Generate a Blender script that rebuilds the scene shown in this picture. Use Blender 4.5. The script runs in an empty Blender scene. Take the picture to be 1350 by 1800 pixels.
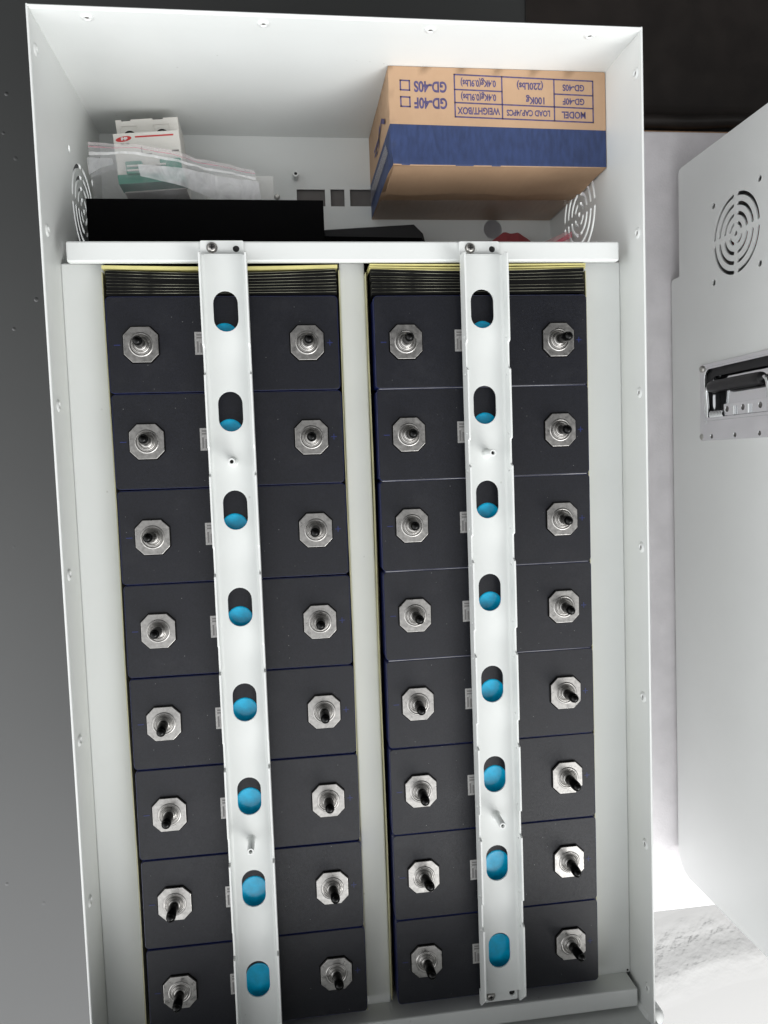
import bpy, bmesh, math, random
from mathutils import Vector, Matrix, noise
random.seed(7)
S = 0.001                                    # everything below is written in millimetres
scn = bpy.context.scene
COL = scn.collection

# ------------------------------------------------------------------ camera
cam = bpy.data.cameras.new('camera')
camo = bpy.data.objects.new('camera', cam); COL.objects.link(camo)
R = Matrix(((0.9909281, 0.0437565, -0.1270705), (-0.0356085, 0.9972038, 0.0657011), (0.12959, -0.0605803, 0.9897153)))
camo.matrix_world = Matrix.Translation((102.143*S, -93.851*S, 604.773*S)) @ R.to_4x4()
cam.sensor_fit = 'VERTICAL'; cam.sensor_height = 36.0; cam.lens = 27.016
cam.clip_start = 0.01; cam.clip_end = 60
scn.camera = camo

# ------------------------------------------------------------------ light
def direction(az, el):                       # azimuth measured from -Y towards +X
    a, e = math.radians(az), math.radians(el)
    return Vector((math.cos(e)*math.sin(a), -math.cos(e)*math.cos(a), math.sin(e)))
WIN = direction(25, 46)
w = bpy.data.worlds.new('World'); scn.world = w; w.use_nodes = True
nt = w.node_tree; nt.nodes.clear()
out = nt.nodes.new('ShaderNodeOutputWorld'); bg = nt.nodes.new('ShaderNodeBackground')
tc = nt.nodes.new('ShaderNodeTexCoord'); dp = nt.nodes.new('ShaderNodeVectorMath'); dp.operation = 'DOT_PRODUCT'
dp.inputs[1].default_value = direction(12, 30)
cr = nt.nodes.new('ShaderNodeValToRGB'); mr = nt.nodes.new('ShaderNodeMapRange')
mr.inputs['From Min'].default_value = -1; mr.inputs['From Max'].default_value = 1
cr.color_ramp.elements[0].position = 0.3; cr.color_ramp.elements[0].color = (0.04, 0.04, 0.04, 1)
cr.color_ramp.elements[1].position = 1.0; cr.color_ramp.elements[1].color = (2.75, 2.79, 2.82, 1)
for ps, v in ((0.58, 0.10), (0.70, 0.24), (0.82, 0.56), (0.92, 1.25)):
    e = cr.color_ramp.elements.new(ps); e.color = (v, v*1.01, v*1.02, 1)
nt.links.new(tc.outputs['Generated'], dp.inputs[0]); nt.links.new(dp.outputs['Value'], mr.inputs['Value'])
nt.links.new(mr.outputs[0], cr.inputs[0])
dq = nt.nodes.new('ShaderNodeVectorMath'); dq.operation = 'DOT_PRODUCT'; dq.inputs[1].default_value = Vector((-0.86, -0.36, 0.36)).normalized()
mq = nt.nodes.new('ShaderNodeMapRange'); mq.inputs['From Min'].default_value = 0.0; mq.inputs['From Max'].default_value = 1.0; mq.inputs['To Max'].default_value = 1.0
pw = nt.nodes.new('ShaderNodeMath'); pw.operation = 'POWER'; pw.inputs[1].default_value = 4.0
sc = nt.nodes.new('ShaderNodeVectorMath'); sc.operation = 'SCALE'; sc.inputs[0].default_value = (2.7, 2.73, 2.75)
ad = nt.nodes.new('ShaderNodeVectorMath'); ad.operation = 'ADD'
nt.links.new(tc.outputs['Generated'], dq.inputs[0]); nt.links.new(dq.outputs['Value'], mq.inputs['Value']); nt.links.new(mq.outputs[0], pw.inputs[0])
nt.links.new(pw.outputs[0], sc.inputs['Scale']); nt.links.new(cr.outputs[0], ad.inputs[0]); nt.links.new(sc.outputs[0], ad.inputs[1])
nt.links.new(ad.outputs[0], bg.inputs[0])
bg.inputs[1].default_value = 1.0
nt.links.new(bg.outputs[0], out.inputs[0])

def window_lamp(name, az, el, wd, ht, rad, dist=2.6, col=(1, 0.99, 0.97)):
    l = bpy.data.lights.new(name, 'AREA'); l.shape = 'RECTANGLE'; l.size = wd; l.size_y = ht
    l.energy = rad*math.pi*wd*ht; l.color = col
    o = bpy.data.objects.new(name, l); COL.objects.link(o)
    d = direction(az, el); o.location = Vector((0.16, -0.2, 0)) + d*dist
    o.rotation_euler = d.to_track_quat('Z', 'Y').to_euler()
    return o
window_lamp('window_light', 34, 39, 5.4, 3.0, 7.2, 8.0)

scn.view_settings.view_transform = 'Standard'; scn.view_settings.look = 'None'
scn.view_settings.exposure = 0; scn.view_settings.gamma = 1
scn.render.engine = 'CYCLES'
scn.cycles.max_bounces = 8; scn.cycles.transparent_max_bounces = 16

# ------------------------------------------------------------------ materials
def mat(name, col, rough=0.5, metal=0.0, spec=0.5, noise_amt=0.0, noise_scale=200, bump=0.0, bump_scale=800,
        coat=0.0, coat_rough=0.05, rough_var=0.0, stretch=None, col2=None, alpha=1.0, trans=0.0, rnd=False, dust=0.0, dust_col=(0.3, 0.3, 0.3), dust_scale=110):
    m = bpy.data.materials.new(name); m.use_nodes = True
    n = m.node_tree.nodes; L = m.node_tree.links; b = n['Principled BSDF']
    b.inputs['Base Color'].default_value = (*col, 1); b.inputs['Roughness'].default_value = rough
    b.inputs['Metallic'].default_value = metal; b.inputs['Specular IOR Level'].default_value = spec
    b.inputs['Coat Weight'].default_value = coat; b.inputs['Coat Roughness'].default_value = coat_rough
    b.inputs['Alpha'].default_value = alpha; b.inputs['Transmission Weight'].default_value = trans
    t = n.new('ShaderNodeTexCoord'); src = t.outputs['Object']
    if rnd:
        oi = n.new('ShaderNodeObjectInfo'); va = n.new('ShaderNodeVectorMath'); va.operation = 'ADD'
        vs_ = n.new('ShaderNodeVectorMath'); vs_.operation = 'SCALE'; vs_.inputs[0].default_value = (7.3, 3.1, 5.7)
        L.new(oi.outputs['Random'], vs_.inputs['Scale']); L.new(src, va.inputs[0]); L.new(vs_.outputs[0], va.inputs[1]); src = va.outputs[0]
    if stretch:
        mp = n.new('ShaderNodeMapping'); mp.inputs['Scale'].default_value = stretch
        L.new(src, mp.inputs[0]); src = mp.outputs[0]
    if noise_amt or col2:
        nz = n.new('ShaderNodeTexNoise'); nz.inputs['Scale'].default_value = noise_scale; nz.inputs['Detail'].default_value = 6
        L.new(src, nz.inputs['Vector'])
        mx = n.new('ShaderNodeMixRGB')
        c2 = col2 if col2 else tuple(c*(1-noise_amt) for c in col)
        c1 = col if col2 else tuple(min(1, c*(1+noise_amt)) for c in col)
        mx.inputs[1].default_value = (*c1, 1); mx.inputs[2].default_value = (*c2, 1)
        rp = n.new('ShaderNodeMapRange'); rp.inputs['From Min'].default_value = 0.35; rp.inputs['From Max'].default_value = 0.65
        L.new(nz.outputs['Fac'], rp.inputs['Value']); L.new(rp.outputs[0], mx.inputs[0]); L.new(mx.outputs[0], b.inputs['Base Color'])
    if dust:
        vo = n.new('ShaderNodeTexVoronoi'); vo.inputs['Scale'].default_value = dust_scale; L.new(src, vo.inputs['Vector'])
        m1 = n.new('ShaderNodeMapRange'); m1.inputs['From Min'].default_value = 0.10; m1.inputs['From Max'].default_value = 0.05; L.new(vo.outputs['Distance'], m1.inputs['Value'])
        sc_ = n.new('ShaderNodeSeparateColor'); L.new(vo.outputs['Color'], sc_.inputs[0])
        m2 = n.new('ShaderNodeMapRange'); m2.inputs['From Min'].default_value = 0.86; m2.inputs['From Max'].default_value = 0.95; L.new(sc_.outputs[0], m2.inputs['Value'])
        mm_ = n.new('ShaderNodeMath'); mm_.operation = 'MULTIPLY'; L.new(m1.outputs[0], mm_.inputs[0]); L.new(m2.outputs[0], mm_.inputs[1])
        # a faint dusty or scuffed film in soft patches
        nd = n.new('ShaderNodeTexNoise'); nd.inputs['Scale'].default_value = 28; nd.inputs['Detail'].default_value = 8; nd.inputs['Roughness'].default_value = 0.7; L.new(src, nd.inputs['Vector'])
        m5 = n.new('ShaderNodeMapRange'); m5.inputs['From Min'].default_value = 0.52; m5.inputs['From Max'].default_value = 0.8; m5.inputs['To Max'].default_value = 0.03; L.new(nd.outputs['Fac'], m5.inputs['Value'])
        mxm = n.new('ShaderNodeMath'); mxm.operation = 'MULTIPLY_ADD'; mxm.inputs[1].default_value = dust; L.new(mm_.outputs[0], mxm.inputs[0]); L.new(m5.outputs[0], mxm.inputs[2])
        md = n.new('ShaderNodeMixRGB'); md.inputs[2].default_value = (*dust_col, 1); L.new(mxm.outputs[0], md.inputs[0])
        if noise_amt or col2: L.new(mx.outputs[0], md.inputs[1])
        else: md.inputs[1].default_value = (*col, 1)
        L.new(md.outputs[0], b.inputs['Base Color'])
    if rough_var:
        nr = n.new('ShaderNodeTexNoise'); nr.inputs['Scale'].default_value = noise_scale*0.6; nr.inputs['Detail'].default_value = 4
        L.new(src, nr.inputs['Vector'])
        rr = n.new('ShaderNodeMapRange'); rr.inputs['From Min'].default_value = 0.3; rr.inputs['From Max'].default_value = 0.7
        rr.inputs['To Min'].default_value = max(0, rough-rough_var); rr.inputs['To Max'].default_value = rough+rough_var
        L.new(nr.outputs['Fac'], rr.inputs['Value']); L.new(rr.outputs[0], b.inputs['Roughness'])
    if bump:
        nb = n.new('ShaderNodeTexNoise'); nb.inputs['Scale'].default_value = bump_scale; nb.inputs['Detail'].default_value = 3
        L.new(src, nb.inputs['Vector'])
        bp = n.new('ShaderNodeBump'); bp.inputs['Strength'].default_value = bump; bp.inputs['Distance'].default_value = 0.0003
        L.new(nb.outputs['Fac'], bp.inputs['Height']); L.new(bp.outputs[0], b.inputs['Normal'])
    return m

PAINT = mat('white_powder_coat', (0.735, 0.755, 0.742), 0.42, noise_amt=0.012, noise_scale=14, dust=0.35, dust_col=(0.35, 0.34, 0.31), dust_scale=90, bump=0.12, bump_scale=1400, rough_var=0.05)
GPAINT = mat('grey_white_powder_coat', (0.74, 0.75, 0.74), 0.34, noise_amt=0.015, noise_scale=12, bump=0.12, bump_scale=1400)
BLACKTOP = mat('black_glassfibre_board', (0.0050, 0.0057, 0.0100), 0.45, spec=0.40, rnd=True, dust=0.6, dust_scale=260, noise_amt=0.35, noise_scale=900, bump=0.5, bump_scale=2200, rough_var=0.06)
BLUEWRAP = mat('blue_shrink_wrap', (0.006, 0.012, 0.075), 0.3, noise_amt=0.2, noise_scale=120)
ALU = mat('machined_aluminium', rnd=True, col=(0.40, 0.39, 0.375), rough=0.35, metal=1.0, noise_amt=0.10, noise_scale=420, bump=0.2, bump_scale=420, rough_var=0.12)
RUBBER = mat('glossy_black_rubber', (0.002, 0.002, 0.002), 0.14, spec=0.2)
CAPBLUE = mat('blue_plastic_film', (0.0, 0.46, 0.76), 0.22, spec=0.5, noise_amt=0.12, noise_scale=180, bump=0.5, bump_scale=120, coat=0.25, coat_rough=0.05)
TAG = mat('grey_engraved_label', (0.42, 0.41, 0.40), 0.4, 0.35, noise_amt=0.15, noise_scale=900)
TAGDARK = mat('grey_print', (0.2, 0.195, 0.19), 0.5)
MARK = mat('blue_print', (0.01, 0.018, 0.10), 0.5)
YELLOW = mat('yellow_epoxy_board', (0.60, 0.55, 0.235), 0.35, noise_amt=0.1, noise_scale=60, bump=0.1)
PALEY = mat('pale_yellow_board_edge', (0.50, 0.48, 0.28), 0.45, noise_amt=0.12, noise_scale=60)
TAN = mat('pale_board_edge', (0.55, 0.48, 0.26), 0.5, noise_amt=0.15, noise_scale=200)
FOAMBLK = mat('black_foam', (0.002, 0.002, 0.002), 0.6, spec=0.2, noise_amt=0.3, noise_scale=700, bump=0.3)
EDGEFILM = mat('pale_cut_edge', (0.55, 0.55, 0.42), 0.3, col2=(0.06, 0.06, 0.045), noise_scale=45, stretch=(1, 1, 3))
STEEL = mat('zinc_screw', (0.42, 0.41, 0.39), 0.3, 1.0, noise_amt=0.2, noise_scale=500, bump=0.3)
DARK = mat('dark_hole', (0.01, 0.01, 0.01), 0.7)
CHROME = mat('polished_chrome', (0.76, 0.77, 0.78), 0.08, 1.0, bump=0.6, bump_scale=22)
BLACKBOX = mat('matte_black_plastic', (0.0012, 0.0012, 0.0015), 0.8, spec=0.08, bump=0.3, bump_scale=1500)
BLACKSAT = mat('satin_black_plastic', (0.010, 0.010, 0.012), 0.5, spec=0.4, bump=0.2)
GRIP = mat('black_grip_rubber', (0.006, 0.006, 0.007), 0.4, spec=0.4, bump=0.2)
CREAM = mat('cream_plastic', (0.66, 0.64, 0.60), 0.4, noise_amt=0.02, noise_scale=40)
GREEN = mat('green_toggle_plastic', (0.0, 0.20, 0.13), 0.35)
RED = mat('red_print', (0.50, 0.03, 0.03), 0.5)
WHITEP = mat('white_print', (0.8, 0.8, 0.8), 0.5)
REDRUB = mat('red_rubber', (0.35, 0.012, 0.02), 0.4)
FOAMPAD = mat('white_foam_sheet', (0.80, 0.77, 0.79), 0.55, noise_amt=0.05, noise_scale=35, bump=0.9, bump_scale=420)
KRAFTE = mat('brown_cardboard_edge', (0.42, 0.24, 0.13), 0.8, noise_amt=0.2, noise_scale=90)
SHEETBLK = mat('black_rubber_sheet', (0.022, 0.018, 0.016), 0.4, noise_amt=0.2, noise_scale=30, bump=0.5, bump_scale=160)
PAPER = mat('white_card', (0.62, 0.62, 0.60), 0.6)
GREYBD = mat('grey_terminal_plate', (0.13, 0.12, 0.115), 0.6, noise_amt=0.08, noise_scale=60)

def card_mat():
    m = bpy.data.materials.new('kraft_cardboard'); m.use_nodes = True
    n = m.node_tree.nodes; L = m.node_tree.links; b = n['Principled BSDF']; b.inputs['Roughness'].default_value = 0.72
    t = n.new('ShaderNodeTexCoord')
    nz = n.new('ShaderNodeTexNoise'); nz.inputs['Scale'].default_value = 60; nz.inputs['Detail'].default_value = 8
    L.new(t.outputs['Object'], nz.inputs['Vector'])
    wv = n.new('ShaderNodeTexWave'); wv.bands_direction = 'X'; wv.inputs['Scale'].default_value = 48; wv.inputs['Distortion'].default_value = 0.6
    L.new(t.outputs['Object'], wv.inputs['Vector'])
    mx = n.new('ShaderNodeMixRGB'); mx.inputs[1].default_value = (0.41, 0.262, 0.158, 1); mx.inputs[2].default_value = (0.48, 0.315, 0.195, 1)
    L.new(nz.outputs['Fac'], mx.inputs[0]); L.new(mx.outputs[0], b.inputs['Base Color'])
    ad = n.new('ShaderNodeMath'); ad.operation = 'ADD'; L.new(nz.outputs['Fac'], ad.inputs[0]); L.new(wv.outputs['Fac'], ad.inputs[1])
    bp = n.new('ShaderNodeBump'); bp.inputs['Strength'].default_value = 0.25; bp.inputs['Distance'].default_value = 0.0004
    L.new(ad.outputs[0], bp.inputs['Height']); L.new(bp.outputs[0], b.inputs['Normal'])
    return m
CARD = card_mat()
BLUEINK = mat('blue_ink_on_cardboard', (0.024, 0.042, 0.118), 0.6, noise_amt=0.18, noise_scale=260, bump=0.25, bump_scale=500, stretch=(1, 0.3, 1))
TEXTINK = mat('violet_blue_ink', (0.075, 0.06, 0.15), 0.65, noise_amt=0.25, noise_scale=300)
TAPE = mat('clear_packing_tape', (0.5, 0.45, 0.42), 0.15, alpha=0.22, bump=0.4, bump_scale=60)

def floor_mat():
    m = bpy.data.materials.new('grey_epoxy_floor'); m.use_nodes = True
    n = m.node_tree.nodes; L = m.node_tree.links; b = n['Principled BSDF']
    t = n.new('ShaderNodeTexCoord'); o = t.outputs['Object']
    nz = n.new('ShaderNodeTexNoise'); nz.inputs['Scale'].default_value = 7; nz.inputs['Detail'].default_value = 6; L.new(o, nz.inputs['Vector'])
    mx = n.new('ShaderNodeMixRGB'); mx.inputs[1].default_value = (0.017, 0.018, 0.018, 1); mx.inputs[2].default_value = (0.024, 0.026, 0.025, 1)
    L.new(nz.outputs['Fac'], mx.inputs[0])
    vo = n.new('ShaderNodeTexVoronoi'); vo.inputs['Scale'].default_value = 42; L.new(o, vo.inputs['Vector'])
    sp = n.new('ShaderNodeMapRange'); sp.inputs['From Min'].default_value = 0.05; sp.inputs['From Max'].default_value = 0.10
    L.new(vo.outputs['Distance'], sp.inputs['Value'])
    gate = n.new('ShaderNodeTexNoise'); gate.inputs['Scale'].default_value = 6; L.new(o, gate.inputs['Vector'])
    gr = n.new('ShaderNodeMapRange'); gr.inputs['From Min'].default_value = 0.5; gr.inputs['From Max'].default_value = 0.56
    L.new(gate.outputs['Fac'], gr.inputs['Value'])
    iv = n.new('ShaderNodeMath'); iv.operation = 'SUBTRACT'; iv.inputs[0].default_value = 1; L.new(sp.outputs[0], iv.inputs[1])
    ml = n.new('ShaderNodeMath'); ml.operation = 'MULTIPLY'; L.new(iv.outputs[0], ml.inputs[0]); L.new(gr.outputs[0], ml.inputs[1])
    mx2 = n.new('ShaderNodeMixRGB'); mx2.inputs[2].default_value = (0.02, 0.02, 0.02, 1)
    m3 = n.new('ShaderNodeMath'); m3.operation = 'MULTIPLY'; m3.inputs[1].default_value = 0.5; L.new(ml.outputs[0], m3.inputs[0])
    L.new(m3.outputs[0], mx2.inputs[0]); L.new(mx.outputs[0], mx2.inputs[1]); L.new(mx2.outputs[0], b.inputs['Base Color'])
    b.inputs['Roughness'].default_value = 0.42; b.inputs['Specular IOR Level'].default_value = 1.0
    b.inputs['Coat Weight'].default_value = 0.85; b.inputs['Coat Roughness'].default_value = 0.09; b.inputs['Coat IOR'].default_value = 1.5
    # rough lumpy stripe in the paint near the pad, smooth elsewhere
    sx = n.new('ShaderNodeSeparateXYZ'); L.new(o, sx.inputs[0])
    big = n.new('ShaderNodeTexNoise'); big.inputs['Scale'].default_value = 3; big.inputs['Detail'].default_value = 2; L.new(o, big.inputs['Vector'])
    lump = n.new('ShaderNodeTexNoise'); lump.inputs['Scale'].default_value = 55; lump.inputs['Detail'].default_value = 5; L.new(o, lump.inputs['Vector'])
    # distance from a line across the floor beside the pad: the paint is lumpy there
    ly = n.new('ShaderNodeMath'); ly.operation = 'MULTIPLY_ADD'; ly.inputs[1].default_value = -0.17; L.new(sx.outputs['X'], ly.inputs[0]); L.new(sx.outputs['Y'], ly.inputs[2])
    la = n.new('ShaderNodeMath'); la.operation = 'ADD'; la.inputs[1].default_value = 0.823; L.new(ly.outputs[0], la.inputs[0])
    lw = n.new('ShaderNodeMath'); lw.operation = 'MULTIPLY_ADD'; lw.inputs[1].default_value = 0.09; L.new(big.outputs['Fac'], lw.inputs[0]); L.new(la.outputs[0], lw.inputs[2])
    ls = n.new('ShaderNodeMath'); ls.operation = 'SUBTRACT'; ls.inputs[1].default_value = 0.045; L.new(lw.outputs[0], ls.inputs[0])
    lb = n.new('ShaderNodeMath'); lb.operation = 'ABSOLUTE'; L.new(ls.outputs[0], lb.inputs[0])
    yr = n.new('ShaderNodeMapRange'); yr.inputs['From Min'].default_value = 0.018; yr.inputs['From Max'].default_value = 0.06; yr.inputs['To Min'].default_value = 1.6; yr.inputs['To Max'].default_value = 0.03
    L.new(lb.outputs[0], yr.inputs['Value'])
    wr = n.new('ShaderNodeMapRange'); wr.inputs['From Min'].default_value = 0.008; wr.inputs['From Max'].default_value = 0.026; wr.inputs['To Min'].default_value = 0.42; wr.inputs['To Max'].default_value = 0.85
    L.new(lb.outputs[0], wr.inputs['Value']); L.new(wr.outputs[0], b.inputs['Coat Weight'])
    xg = n.new('ShaderNodeMapRange'); xg.inputs['From Min'].default_value = 0.30; xg.inputs['From Max'].default_value = 0.45; L.new(sx.outputs['X'], xg.inputs['Value'])
    xr = n.new('ShaderNodeMath'); xr.operation = 'MULTIPLY'; L.new(yr.outputs[0], xr.inputs[0]); L.new(xg.outputs[0], xr.inputs[1])
    lm = n.new('ShaderNodeMath'); lm.operation = 'MULTIPLY'; L.new(lump.outputs['Fac'], lm.inputs[0]); L.new(xr.outputs[0], lm.inputs[1])
    add = n.new('ShaderNodeMath'); add.operation = 'ADD'; L.new(lm.outputs[0], add.inputs[0])
    m4 = n.new('ShaderNodeMath'); m4.operation = 'MULTIPLY'; m4.inputs[1].default_value = 0.5; L.new(ml.outputs[0], m4.inputs[0]); L.new(m4.outputs[0], add.inputs[1])
    bp = n.new('ShaderNodeBump'); bp.inputs['Strength'].default_value = 0.5; bp.inputs['Distance'].default_value = 0.0018
    L.new(add.outputs[0], bp.inputs['Height']); L.new(bp.outputs[0], b.inputs['Normal']); L.new(bp.outputs[0], b.inputs['Coat Normal'])
    return m
FLOOR = floor_mat()

def film_mat(name, a, tint=(0.85, 0.85, 0.87)):
    m = bpy.data.materials.new(name); m.use_nodes = True
    n = m.node_tree.nodes; L = m.node_tree.links; b = n['Principled BSDF']
    b.inputs['Base Color'].default_value = (*tint, 1); b.inputs['Roughness'].default_value = 0.18
    t = n.new('ShaderNodeTexCoord'); nz = n.new('ShaderNodeTexNoise'); nz.inputs['Scale'].default_value = 45; nz.inputs['Detail'].default_value = 4
    nz.inputs['Distortion'].default_value = 1.5
    L.new(t.outputs['Object'], nz.inputs['Vector'])
    r = n.new('ShaderNodeMapRange'); r.inputs['From Min'].default_value = 0.3; r.inputs['From Max'].default_value = 0.75
    r.inputs['To Min'].default_value = a*0.6; r.inputs['To Max'].default_value = min(1, a*1.5)
    L.new(nz.outputs['Fac'], r.inputs['Value']); L.new(r.outputs[0], b.inputs['Alpha'])
    bp = n.new('ShaderNodeBump'); bp.inputs['Strength'].default_value = 0.7; bp.inputs['Distance'].default_value = 0.002
    L.new(nz.outputs['Fac'], bp.inputs['Height']); L.new(bp.outputs[0], b.inputs['Normal'])
    return m
FILM = film_mat('clear_bag_film', 0.16)
FILMW = film_mat('milky_bag_film', 0.5)
FILMZ = film_mat('white_zip_strip', 0.75, (0.9, 0.9, 0.9))
FILMR = film_mat('red_zip_line', 0.7, (0.75, 0.12, 0.2))
FILMP = film_mat('pink_bag_film', 0.72, (0.88, 0.55, 0.58))

# ------------------------------------------------------------------ helpers
def origin(o):
    v = Vector((0, 0, 0))
    while o is not None:
        v += o.location; o = o.parent
    return v
def thing(name, label, cat, loc=(0, 0, 0), group=None, rot=(0, 0, 0)):
    o = bpy.data.objects.new(name, None); COL.objects.link(o)
    o.location = Vector(loc)*S; o.rotation_euler = rot; o.empty_display_size = 0.01
    o['label'] = label; o['category'] = cat
    if group: o['group'] = group
    return o
def tag(o, label, cat, group=None):
    o['label'] = label; o['category'] = cat
    if group: o['group'] = group
    return o
def link(name, me, m, parent=None, loc=None, bevel=0, smooth=False, segs=2):
    """me holds metres, relative to loc (world mm) or to the parent's origin"""
    o = bpy.data.objects.new(name, me); COL.objects.link(o)
    if m is not None and len(me.materials) == 0: me.materials.append(m)
    if parent: o.parent = parent
    if loc is not None: o.location = Vector(loc)*S
    if smooth:
        for p in me.polygons: p.use_smooth = True
    if bevel:
        b = o.modifiers.new('bevel', 'BEVEL'); b.width = bevel*S; b.segments = segs; b.limit_method = 'ANGLE'; b.angle_limit = math.radians(40)
        b.harden_normals = False
    return o
def mesh(verts, faces):
    me = bpy.data.meshes.new('m'); me.from_pydata([Vector(v)*S for v in verts], [], faces); me.update(); return me
def from_bm(bm):
    bmesh.ops.scale(bm, vec=(S, S, S), verts=bm.verts)
    me = bpy.data.meshes.new('m'); bm.to_mesh(me); bm.free(); return me
def add_box(bm, a, b):
    vs = [bm.verts.new((x, y, z)) for x in (a[0], b[0]) for y in (a[1], b[1]) for z in (a[2], b[2])]
    for f in ((0, 1, 3, 2), (4, 6, 7, 5), (0, 4, 5, 1), (2, 3, 7, 6), (0, 2, 6, 4), (1, 5, 7, 3)):
        bm.faces.new([vs[i] for i in f])
def box(name, a, b, m, parent=None, bevel=0.3, off=(0, 0, 0)):
    bm = bmesh.new(); add_box(bm, a, b); bmesh.ops.recalc_face_normals(bm, faces=bm.faces)
    bmesh.ops.translate(bm, vec=-Vector(off), verts=bm.verts)
    return link(name, from_bm(bm), m, parent, bevel=bevel)
def lathe(name, prof, m, parent=None, loc=None, axis='Z', seg=28, smooth=True, rot=None):
    bm = bmesh.new(); rings = []
    for r, z in prof:
        if r < 1e-6: rings.append([bm.verts.new((0, 0, z))])
        else: rings.append([bm.verts.new((r*math.cos(2*math.pi*i/seg), r*math.sin(2*math.pi*i/seg), z)) for i in range(seg)])
    for a, b in zip(rings, rings[1:]):
        for i in range(seg):
            j = (i+1) % seg
            if len(a) == 1 and len(b) == 1: continue
            if len(a) == 1: bm.faces.new((a[0], b[i], b[j]))
            elif len(b) == 1: bm.faces.new((a[i], a[j], b[0]))
            else: bm.faces.new((a[i], a[j], b[j], b[i]))
    bmesh.ops.recalc_face_normals(bm, faces=bm.faces)
    if axis == 'X': bmesh.ops.rotate(bm, matrix=Matrix.Rotation(math.pi/2, 3, 'Y'), verts=bm.verts)
    if axis == '-X': bmesh.ops.rotate(bm, matrix=Matrix.Rotation(-math.pi/2, 3, 'Y'), verts=bm.verts)
    if axis == '-Y': bmesh.ops.rotate(bm, matrix=Matrix.Rotation(math.pi/2, 3, 'X'), verts=bm.verts)
    if rot: bmesh.ops.rotate(bm, matrix=rot, verts=bm.verts)
    me = from_bm(bm)
    o = link(name, me, m, parent, loc, smooth=smooth)
    if smooth: sharpen(me)
    return o
def sharpen(me, ang=45):
    bm = bmesh.new(); bm.from_mesh(me)
    for e in bm.edges:
        if len(e.link_faces) == 2 and e.calc_face_angle(0) > math.radians(ang): e.smooth = False
    bm.to_mesh(me); bm.free()
def tube(name, pts, r, m, parent=None, seg=10, loc=None):
    bm = bmesh.new(); pts = [Vector(p) for p in pts]; rings = []
    up = Vector((0.3, 0.5, 0.8)).normalized()
    for i, p in enumerate(pts):
        t = (pts[min(i+1, len(pts)-1)] - pts[max(i-1, 0)]).normalized()
        u = t.cross(up).normalized(); v = t.cross(u).normalized()
        rings.append([bm.verts.new(p + (u*math.cos(2*math.pi*k/seg) + v*math.sin(2*math.pi*k/seg))*r) for k in range(seg)])
    for a, b in zip(rings, rings[1:]):
        for k in range(seg): bm.faces.new((a[k], a[(k+1) % seg], b[(k+1) % seg], b[k]))
    bm.faces.new(rings[0]); bm.faces.new(rings[-1])
    bmesh.ops.recalc_face_normals(bm, faces=bm.faces)
    o = link(name, from_bm(bm), m, parent, loc, smooth=True); sharpen(o.data, 60); return o
def plate(name, loops, th, frame, m, parent=None, bevel=0.0, off=(0, 0, 0)):
    """flat sheet with holes. loops: outline then holes, 2D mm. frame=(origin,U,V): the sheet spans 0..th along UxV"""
    cu = bpy.data.curves.new('c', 'CURVE'); cu.dimensions = '2D'; cu.fill_mode = 'BOTH'
    cu.extrude = max(th/2-bevel, 0.0)
    if bevel: cu.bevel_depth = bevel; cu.bevel_resolution = 1; cu.offset = -bevel
    for lp in loops:
        s = cu.splines.new('POLY'); s.points.add(len(lp)-1); s.use_cyclic_u = True
        for p, q in zip(s.points, lp): p.co = (q[0], q[1], 0, 1)
    tmp = bpy.data.objects.new('tmp', cu); COL.objects.link(tmp)
    dg = bpy.context.evaluated_depsgraph_get(); dg.update()
    me = bpy.data.meshes.new_from_object(tmp.evaluated_get(dg))
    bpy.data.objects.remove(tmp); bpy.data.curves.remove(cu)
    O, U, V = [Vector(x) for x in frame]; N = U.cross(V)
    for v in me.vertices:
        c = v.co.copy(); v.co = (O + U*c.x + V*c.y + N*(c.z+th/2) - Vector(off))*S
    me.materials.clear(); me.update()
    for p in me.polygons: p.use_smooth = False
    return link(name, me, m, parent)
def circ(cx, cy, r, n=24): return [(cx+r*math.cos(2*math.pi*i/n), cy+r*math.sin(2*math.pi*i/n)) for i in range(n)]
def rect(x0, y0, x1, y1): return [(x0, y0), (x1, y0), (x1, y1), (x0, y1)]
def rrect(x0, y0, x1, y1, r, n=5):
    o = []
    for cx, cy, a in ((x1-r, y0+r, -90), (x1-r, y1-r, 0), (x0+r, y1-r, 90), (x0+r, y0+r, 180)):
        for i in range(n+1):
            t = math.radians(a+90*i/n); o.append((cx+r*math.cos(t), cy+r*math.sin(t)))
    return o
def stadium(cx, cy, w, h, n=12):
    r = w/2; d = h/2-r; o = []
    for i in range(n+1):
        t = math.pi*i/n; o.append((cx+r*math.cos(t), cy+d+r*math.sin(t)))
    for i in range(n+1):
        t = math.pi+math.pi*i/n; o.append((cx+r*math.cos(t), cy-d+r*math.sin(t)))
    return o
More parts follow.
